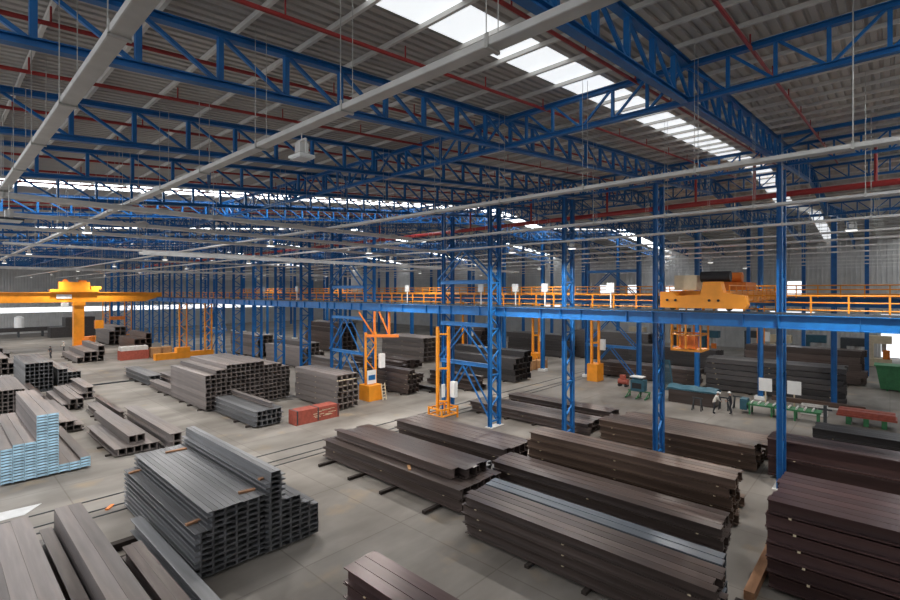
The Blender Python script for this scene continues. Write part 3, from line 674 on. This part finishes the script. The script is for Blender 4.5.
# -- centre: low wide stacks on timbers
stack('in low centre stack', 'brown steel beam', 'i', -14.1, 15.96, .48, .47, [2] * 6, 10.9, 's_brown', z0=.15, rows='front', jit=.12, vg=.035, hg=.024)
stack('on top of low centre stack', 'brown steel beam', 'i', -14.9, 16.6, .44, .44, [1] * 5, 9.6, 's_brown', z0=1.17, rows='front', jit=.35, dunnage=False)
stack('in dip behind low stack', 'grey steel beam', 'h', -15.7, 19.2, .45, .36, [2, 2, 2, 1], 9.4, 's_grey', z0=.12, rows='front', jit=.2)
stack('before twin post leg', 'dark brown steel beam', 'i', -15.7, 21.6, .5, .5, [2] * 5, 9.2, 's_brown', z0=.14, rows='front', jit=.12, vg=.035, hg=.024)
stack('behind fourth column', 'brown steel beam', 'i', -15.3, 30.6, .5, .32, [2] * 5, 10.6, 's_brown', z0=.14, rows='front', jit=.15, vg=.035, hg=.024)
stack('beyond third column', 'brown steel beam', 'i', -15.4, 34.6, .5, .36, [2, 2, 2], 9.4, 's_brown', z0=.14, rows='front', jit=.15, vg=.035, hg=.024)
stack('at bottom edge of view', 'rust red steel beam', 'i', -2.6, 9.05, .42, .47, [2] * 3, 10.4, 's_maroon', z0=.12, rows='front', jit=.04, vg=.035, hg=.024)
spacer(-17.5, 16.1, 1.115, .6, .9, 'short timber on the low centre stack near its right end', 'carton')

# -- right of centre
stack('in front right stack', 'brown steel beam', 'i', -3.7, 14.85, .36, .34, [4] * 4, 9.3, 's_brown', z0=.12, rows='front', jit=.18, vg=.035, hg=.024)
stack('in slate stack second from front', 'slate grey beam', 'h', -3.9, 16.85, .42, .4, [3] * 2, 9.45, 's_slate', z0=.12, rows='front', jit=.06, vg=.035, hg=.024)
stack('in third stack from front', 'brown steel beam', 'i', -4.5, 19.4, .42, .39, [3] * 4, 10.4, 's_brown', z0=.12, rows='front', jit=.12, vg=.035, hg=.024)
stack('on ledge of tall brown stack', 'rusty steel beam', 'i', -4.9, 21.35, .4, .36, [2] * 2, 9.6, 's_rust', z0=.12, rows='front', jit=.2)
stack('in tall brown stack', 'rusty steel beam', 'i', -4.8, 22.3, .36, .4, [5] * 4, 9.9, 's_rust', z0=.12, rows='front', jit=.14, vg=.035, hg=.024)
stack('low behind tall brown stack', 'rusty steel beam', 'i', -5.1, 24.3, .45, .42, [1] * 4, 10.5, 's_rust', z0=.12, rows='front', jit=.2)
stack('behind second column', 'rusty steel beam', 'i', -5.4, 30.6, .4, .38, [3] * 5, 9.0, 's_rust', z0=.12, rows='front', jit=.2, vg=.035, hg=.024)
stack('in long flat stack behind columns', 'rusty steel beam', 'i', -5.2, 33.5, .45, .36, [2] * 5, 9.4, 's_rust', z0=.12, rows='front', jit=.2, vg=.035, hg=.024)
stack('alone along back of stacks', 'single brown steel beam', 'i', -4.4, 37.4, .4, .36, [1], 10.5, 's_rust', z0=.12)
stack('in big right stack', 'maroon steel beam', 'i', 7.0, 19.0, .47, .43, [6] * 7, 10.0, 's_maroon', z0=.12, rows='front', jit=.1, vg=.065, hg=.022)
stack('behind right column', 'deep maroon girder', 'i', 5.6, 30.5, .45, .95, [2] * 4, 10.4, 's_maroon', z0=.15, rows='front', jit=.12, vg=.035, hg=.024)
stack('right of work area', 'blackish steel beam', 'i', 6.5, 36.9, .48, .46, [3] * 4, 10.0, 's_dark', z0=.1, rows='front', jit=.06, vg=.035, hg=.024)
tag(MB().box(-.15, 0, 0, .15, 5.4, .3).build('timber_bearer', M['wood'], None, (-3.35, 17.9, .0), 0.0), 'long timber beam on the floor in the gap left of the right stack', 'timber')
tag(MB().box(-.7, -.12, 0, .7, .12, .3).build('timber_bearer', M['darkwood'], None, (-2.9, 17.2, 0)), 'short dark timber at the foot of the gap left of the right stack', 'timber')
stack('in long second row stack', 'dark steel beam', 'h', -2.9, 53.6, .6, .45, [6] * 5, 11.0, 's_dark', rows='front', jit=.12, vg=.075, name='steel_girder', cat='steel girder')
stack('left of long second row stack', 'brown steel beam', 'h', -14.9, 54.2, .6, .48, [3] * 4, 10.6, 's_brown', rows='front', jit=.2, vg=.035, name='steel_girder', cat='steel girder')
stack('third bay behind long stack', 'brown steel beam', 'h', -2.0, 66, .7, .7, [5] * 3, 10.5, 's_brown', rows='front', jit=.3, name='steel_girder', cat='steel girder')
stack('third bay right of centre', 'dark steel beam', 'h', -15, 63, .7, .7, [4] * 3, 10.5, 's_dark', rows='front', jit=.3, name='steel_girder', cat='steel girder')

# -- red bundle, crates
t = thing('steel_bundle', 'red painted steel bundle lying across the aisle by the big hollow stack', 'steel bundle', (-32.9, 18.4, 0))
MB().box(-.55, 0, .0, .55, 3.75, 1.05).build('bundle_body', M['redsteel'], t)
for y in (.05, 1.8, 3.6): MB().box(-.57, y, .08, .57, y + .1, 1.07).build('band', M['darkmetal'], t)
sc = MB(); random.seed(3)
for i in range(16):
    y = .9 + random.random() * 2.2; z = .3 + random.random() * .5
    sc.box(.552, y, z, .558, y + .25 + random.random() * .3, z + .03 + random.random() * .03)
sc.build('chalk_marks', M['cream'], t)
t = thing('steel_bundle', 'long red steel bundle beside tan crates, far left of centre', 'steel bundle', (-82, 18.6, 0))
MB().box(-.8, 0, .0, .8, 3.6, 1.3).build('bundle_body', M['redsteel'], t)
MB().box(-.75, .1, 1.32, .75, 3.5, 1.9).build('bundle_top', M['galv'], t)
for i, (x, y, z) in enumerate(((-81.5, 23.1, 0), (-81.3, 24.5, 0), (-33.6, 51.5, 0), (-32.9, 52.9, 0))):
    t = thing('wooden_crate', ('tan crate beside the distant red bundle, %s from the left' if i < 2 else 'pale crate beside a yellow leg in the second bay, %s from left') % ORD[i % 2], 'crate', (x, y, z), 'wooden crates')
    MB().box(-.6, -.6, .1, .6, .6, 1.5 - .3 * (i > 1)).build('crate_body', M['carton'], t)
    mb = MB()
    for s in (-.62, .62): mb.box(s - .03, -.64, .1, s + .03, -.56, 1.5).box(s - .03, .56, .1, s + .03, .64, 1.5)
    mb.box(-.62, -.6, 0, .62, -.45, .1).box(-.62, .45, 0, .62, .6, .1); mb.build('crate_batten', M['wood'], t)

# -- floor rails
for i, x in enumerate((-28.05, -26.6, -25.85)):
    t = tag(MB().box(-.06, -30, 0, .06, 95, .012).box(-.03, -30, .012, .03, 95, .03).build('floor_rail', M['darkmetal'], None, (x, 0, .002)), 'dark rail set in the concrete across the hall, %s from the left' % ORD[i], 'rail', 'rails in the floor')
tag(MB().box(-.1, -14, 0, .1, 14, .14).build('floor_rail', M['darkmetal'], None, (-62, 14.5, .002), -.0), 'raised dark rail on the floor in front of the long yellow bogie', 'rail')

# ------------------------------------------------------------------ work area behind the right columns
t = thing('grinding_machine', 'green machine with tube feet standing on the open floor', 'machine', (-17.3, 44.6, 0))
mb = MB()
for x in (-.9, .1, .9): mb.tube((x, -.6, .12), (x, .6, .12), .07).tube((x, -.5, .12), (x + .25, 0, .75), .05).tube((x, .5, .12), (x + .25, 0, .75), .05)
mb.tube((-.9, 0, .7), (1.2, 0, .7), .06); mb.build('stand', M['green'], t)
MB().box(-.5, -.4, .75, .7, .5, 1.75).box(-.3, -.2, 1.75, .4, .3, 2.0).build('housing', M['teal'], t)
MB().box(-.35, -.42, 1.0, .5, -.39, 1.5).build('dark_opening', M['black'], t)
MB().box(-.55, -.45, 2.0, .6, .5, 2.08).build('cover_plate', M['white'], t)
t = thing('compressor', 'small red compressor left of the green machine', 'machine', (-20.6, 49.3, 0))
MB().tube((-.5, 0, .5), (.5, 0, .5), .3, 14).build('tank', M['redsteel'], t); MB().box(-.3, -.2, .8, .2, .2, 1.2).build('motor', M['redsteel'], t)
for s in (-.35, .35): MB().tube((s, -.3, .15), (s, .3, .15), .15, 12).build('wheel', M['black'], t)
t = thing('tarp_covered_stack', 'brown steel stack under a teal tarpaulin beside the worker', 'steel stack', (-12.9, 46.0, 0))
MB().box(-1.9, -.6, .0, 1.9, .9, 1.15).build('stack_body', M['s_brown'], t)
mb = MB(); n = 10
top = [(-2 + 4 * i / n, y, 1.3 + .04 * math.sin(i * 1.7) + (.22 if abs(y) < .5 else 0)) for i in range(n + 1) for y in (-.68, -.2, .4, .98)]
mb.v = top + [(p[0], p[1], 1.17) for p in top]; k = len(top)
for i in range(n):
    for j in range(3):
        a = i * 4 + j; mb.f += [(a, a + 1, a + 5, a + 4)]
    mb.f += [(i * 4, i * 4 + 4, k + i * 4 + 4, k + i * 4), (i * 4 + 3, k + i * 4 + 3, k + i * 4 + 7, i * 4 + 7)]
for e in (0, n):
    for j in range(3): mb.f.append((e * 4 + j, e * 4 + j + 1, k + e * 4 + j + 1, k + e * 4 + j))
mb.mi = [0] * len(mb.f); mb.build('tarpaulin', M['teal'], t)
t = thing('roller_bench', 'green and blue roller work bench left of the right column', 'work bench', (-6.2, 45.6, 0))
MB().box(-2.4, -.6, .75, 2.4, .6, .88).build('bench_top', M['green'], t)
for x in (-2.2, -.7, .8, 2.2):
    for y in (-.5, .5): MB().box(x - .06, y - .06, 0, x + .06, y + .06, .76).build('leg', M['green'], t)
for i in range(9): MB().tube((-2.1 + .5 * i, -.55, .95), (-2.1 + .5 * i, .55, .95), .07, 10).build('roller', M['galv'], t)
MB().box(-2.9, -.5, .3, -2.4, .5, 1.15).build('drive_box', M['teal'], t)
t = thing('clamp_stand', 'black upright clamp stand at the right end of the roller bench', 'machine', (-3.5, 44.5, 0))
MB().box(-.35, -.3, 0, .35, .3, .15).box(-.1, -.1, .15, .1, .1, 1.6).build('stand_body', M['darkmetal'], t); MB().tube((-.4, 0, 1.3), (.4, 0, 1.3), .07).build('clamp_bar', M['darkmetal'], t)
for i, (x, y) in enumerate(((-10.3, 45.3), (-9.5, 46.6), (-11.9, 43.6))):
    t = thing('trestle_stand', 'dark trestle stand on the floor between worker and bench, %s from right' % ORD[(1, 0, 2)[i]], 'trestle', (x, y, 0), 'trestle stands')
    for a in (-.35, .35):
        for b in (-.25, .25): MB().bar((a, b, 0), (a * .7, 0, 1.0), .07).build('leg', M['darkmetal'], t)
    MB().bar((-.4, 0, 1.02), (.4, 0, 1.02), .1).build('top_bar', M['darkmetal'], t)
for i, x in enumerate((-8.2, -6.1)):
    t = thing('white_sign_board', 'blank white board on a stake %s the right column' % ('left of' if i == 0 else 'right of'), 'sign', (x, 50.6, 0), 'white boards on stakes')
    MB().box(-.5, -.03, 1.05, .5, .03, 2.2).build('board', M['white'], t); MB().box(-.05, .03, 0, .05, .1, 1.6).build('stake', M['cream'], t)
t = thing('steel_conveyor', 'long brown roller conveyor behind the red trestle', 'conveyor', (-4.6, 50.0, 0))
MB().box(-3, -.25, .5, 3.2, .25, .85).build('track', M['s_rust'], t)
for x in (-2.5, 0, 2.5): MB().box(x - .08, -.2, 0, x + .08, .2, .5).build('leg', M['darkmetal'], t)
t = thing('box_frame', 'grey open box frame on the floor before the conveyor', 'frame', (-4.5, 48.3, 0))
mb = MB()
for z in (.1, .75):
    for y in (-.35, .35): mb.bar((-.8, y, z), (.8, y, z), .1)
for x in (-.8, .8):
    for y in (-.35, .35): mb.bar((x, y, .05), (x, y, .8), .1)
    for z in (.1, .75): mb.bar((x, -.35, z), (x, .35, z), .1)
mb.build('frame_bars', M['galv'], t)
t = thing('red_trestle', 'red painted transfer table on green feet at the right', 'machine', (-1.3, 47.3, 0))
MB().box(-1.6, -.7, .75, 1.6, -.1, 1.05).box(-1.6, .1, .75, 1.6, .7, 1.05).box(-1.7, -.75, .6, 1.7, .75, .74).build('table_beams', M['redsteel'], t)
for x in (-1, 0, 1):
    for y in (-.5, .5): MB().box(x - .15, y - .15, 0, x + .15, y + .15, .6).build('foot', M['green'], t)
t = thing('blue_mesh_screen', 'blue mesh safety screen standing beyond the tarpaulin', 'screen', (-16.8, 50.2, 0))
mb = MB().bar((-.7, 0, 0), (-.7, 0, 3.1), .1).bar((.9, 0, 0), (.5, 0, 3.1), .1).bar((-.7, 0, 3.05), (.5, 0, 3.05), .08).bar((-.7, 0, .1), (.9, 0, .1), .08); mb.build('screen_frame', M['teal'], t)
mb = MB()
for i in range(13): mb.bar((-.65 + .11 * i, 0, .1), (-.65 + .09 * i, 0, 3.0), .035)
for i in range(14): mb.bar((-.7, .02, .2 + .21 * i), (.8, .02, .2 + .21 * i), .03)
mb.build('screen_mesh', M['teal'], t)
t = thing('waste_bin', 'green steel waste bin at the right edge behind the stacks', 'bin', (1.2, 66.0, 0))
prism(MB(), [(-1.9, .15), (1.9, .15), (2.3, 2.5), (-2.3, 2.5)], -1.1, 1.1).build('bin_body', M['green'], t)
mb = MB()
for x in (-1.4, -.5, .5, 1.4): mb.box(x - .06, -1.2, .0, x + .06, -1.1, 2.5)
mb.box(-2.4, -1.2, 2.4, 2.4, 1.2, 2.52); mb.build('bin_ribs', M['green'], t)
# heavier machines deep in the third bay
random.seed(21)
for i, (x, y, kk) in enumerate(((-3.5, 80, 0), (-7.5, 82, 1), (-11, 79, 2), (-15, 84, 0), (-20, 80, 1), (-1.0, 86, 2), (-25, 83, 0), (-31, 80, 2))):
    t = thing('press_machine', '%s machine standing before the far wall, %s from the right' % (('dark', 'teal', 'pale')[kk], ORD[(1, 2, 3, 4, 5, 0, 6, 7)[i]]), 'machine', (x, y, 0), 'machines by the far wall')
    m = (M['darkmetal'], M['teal'], M['cream'])[kk]
    MB().box(-1.2, -.8, 0, 1.2, .8, 1.0).box(-1.2, -.6, 1.0, -.6, .6, 3.6).box(-1.2, -.7, 3.0, 1.2, .7, 4.0).build('machine_body', m, t)
    MB().tube((.4, 0, 1.9), (.4, 0, 3.0), .25, 12).build('ram', M['galv'], t)
    MB().box(.3, -.85, 1.0, 1.0, -.7, 2.2).build('control_panel', M['white'] if kk == 0 else M['orange'], t)
# low dark steel along the left end wall
t = thing('long_steel_rack', 'long low dark rack along the far left end wall', 'rack', (-139, 0, 0))
MB().box(-1, -20, 1.2, 1, 27, 2.1).build('rack_load', M['s_dark'], t)
mb = MB()
for i in range(12): mb.box(-.8, -19 + 4 * i, 0, .8, -18.7 + 4 * i, 1.2)
mb.build('rack_support', M['darkmetal'], t)
t = thing('steel_block_stack', 'dark block of steel beside the left crane leg before the end wall', 'steel stack', (-133, 22.0, 0))
MB().box(-2, -4.5, .0, 2, 3.2, 2.2).box(-2, -2.0, 2.21, 2, 3.2, 4.3).build('stack_body', M['s_dark'], t)
t = thing('white_tank', 'white tank by the end wall at the far left edge', 'tank', (-138, 13.2, 2.1))
MB().tube((0, 0, 0), (0, 0, 2.2), .85, 18).tube((0, 0, 2.2), (0, 0, 2.55), .85, 18, r2=.3).build('tank_body', M['white'], t)

# ------------------------------------------------------------------ people
def person(loc, rz, lab, lean=.0, shirt='shirt', arm=.6, cap='white'):
    me = bpy.data.meshes.new('person')
    L = lean
    J = {'pel': (0, 0, .95), 'sp': (L * .25, 0, 1.2), 'ch': (L * .5, 0, 1.42), 'nk': (L * .62, 0, 1.53), 'hd': (L * .72, 0, 1.66), 'tp': (L * .76, 0, 1.75),
         'hl': (0, .1, .9), 'kl': (.08, .12, .5), 'al': (-.02, .13, .08), 'tl': (.15, .14, .04), 'hr': (0, -.1, .9), 'kr': (.02, -.12, .5), 'ar': (-.1, -.13, .08), 'tr': (.07, -.14, .04),
         'sl': (L * .5, .19, 1.42), 'el': (L * .5 + .1, .25, 1.15), 'wl': (L * .5 + .1 + .3 * arm, .2, 1.0), 'fl': (L * .5 + .16 + .34 * arm, .18, .97),
         'sr': (L * .5, -.19, 1.42), 'er': (L * .5 + .1, -.25, 1.15), 'wr': (L * .5 + .1 + .3 * arm, -.2, 1.02), 'fr': (L * .5 + .16 + .34 * arm, -.18, 1.0)}
    rad = {'pel': .15, 'sp': .13, 'ch': .15, 'nk': .06, 'hd': .095, 'tp': .07, 'hl': .1, 'hr': .1, 'kl': .065, 'kr': .065, 'al': .045, 'ar': .045, 'tl': .04, 'tr': .04, 'sl': .07, 'sr': .07, 'el': .045, 'er': .045, 'wl': .035, 'wr': .035, 'fl': .035, 'fr': .035}
    ks = list(J); E = 'pel-sp sp-ch ch-nk nk-hd hd-tp pel-hl hl-kl kl-al al-tl pel-hr hr-kr kr-ar ar-tr ch-sl sl-el el-wl wl-fl ch-sr sr-er er-wr wr-fr'.split()
    me.from_pydata([J[k] for k in ks], [tuple(ks.index(a) for a in e.split('-')) for e in E], [])
    for m in (M[shirt], M['trousers'], M['skin']): me.materials.append(m)
    o = link('person', me, None, loc, rz)
    sk = o.modifiers.new('Skin', 'SKIN'); ss = o.modifiers.new('Sub', 'SUBSURF'); ss.levels = ss.render_levels = 1
    for i, k in enumerate(ks): me.skin_vertices[0].data[i].radius = (rad[k], rad[k])
    me.skin_vertices[0].data[0].use_root = True
    dg = bpy.context.evaluated_depsgraph_get(); dg.update()
    nm = bpy.data.meshes.new_from_object(o.evaluated_get(dg)); o.modifiers.clear(); o.data = nm
    if not nm.materials:
        for m in (M[shirt], M['trousers'], M['skin']): nm.materials.append(m)
    for p in nm.polygons:
        c = p.center; p.use_smooth = True
        p.material_index = 1 if c.z < .93 and abs(c.y) < .2 and c.x < .3 else (2 if c.z > 1.5 or c.x > L * .5 + .28 * arm + .05 else 0)
    tag(o, lab, 'person')
    hc = L * .74
    MB().tube((hc, 0, 1.7), (hc, 0, 1.8), .115, 14, r2=.07).tube((hc + .03, 0, 1.69), (hc + .03, 0, 1.71), .15, 14).build('hard_hat', M[cap], o)
person((-10.6, 43.4, 0), R(30), 'person in a pale shirt bending beside the teal tarpaulin', .45)
person((-9.55, 44.2, 0), R(200), 'person in dark clothes standing just right of the bending worker', .1, 'trousers')
person((-92, 12.3, 0), R(-60), 'person in dark clothes standing alone on the far left aisle', .1, 'trousers', .2, 'darkmetal')
person((-99.5, 15.0, 0), R(-90), 'person in a white shirt beside the yellow left crane leg', .15, 'shirt', .8)

# ------------------------------------------------------------------ light, world, camera
w = bpy.data.worlds.new('World'); S.world = w; w.use_nodes = True
bg = w.node_tree.nodes['Background']; bg.inputs['Color'].default_value = (.93, .96, 1.0, 1); bg.inputs['Strength'].default_value = 1.25

cd = bpy.data.cameras.new('Camera'); co = bpy.data.objects.new('Camera', cd); COL.objects.link(co)
co.location = (0, 0, 10); co.rotation_euler = (R(90), 0, math.atan(440 / 479))
cd.sensor_width = 36; cd.lens = 479 / 900 * 36; cd.shift_y = -9 / 900; cd.clip_end = 600
S.camera = co
S.view_settings.view_transform = 'Standard'; S.view_settings.look = 'None'; S.view_settings.gamma = 1; S.view_settings.use_curve_mapping = False
S.view_settings.exposure = 0.62
S.cycles.use_denoising = True
S.cycles.max_bounces = 8; S.cycles.diffuse_bounces = 4
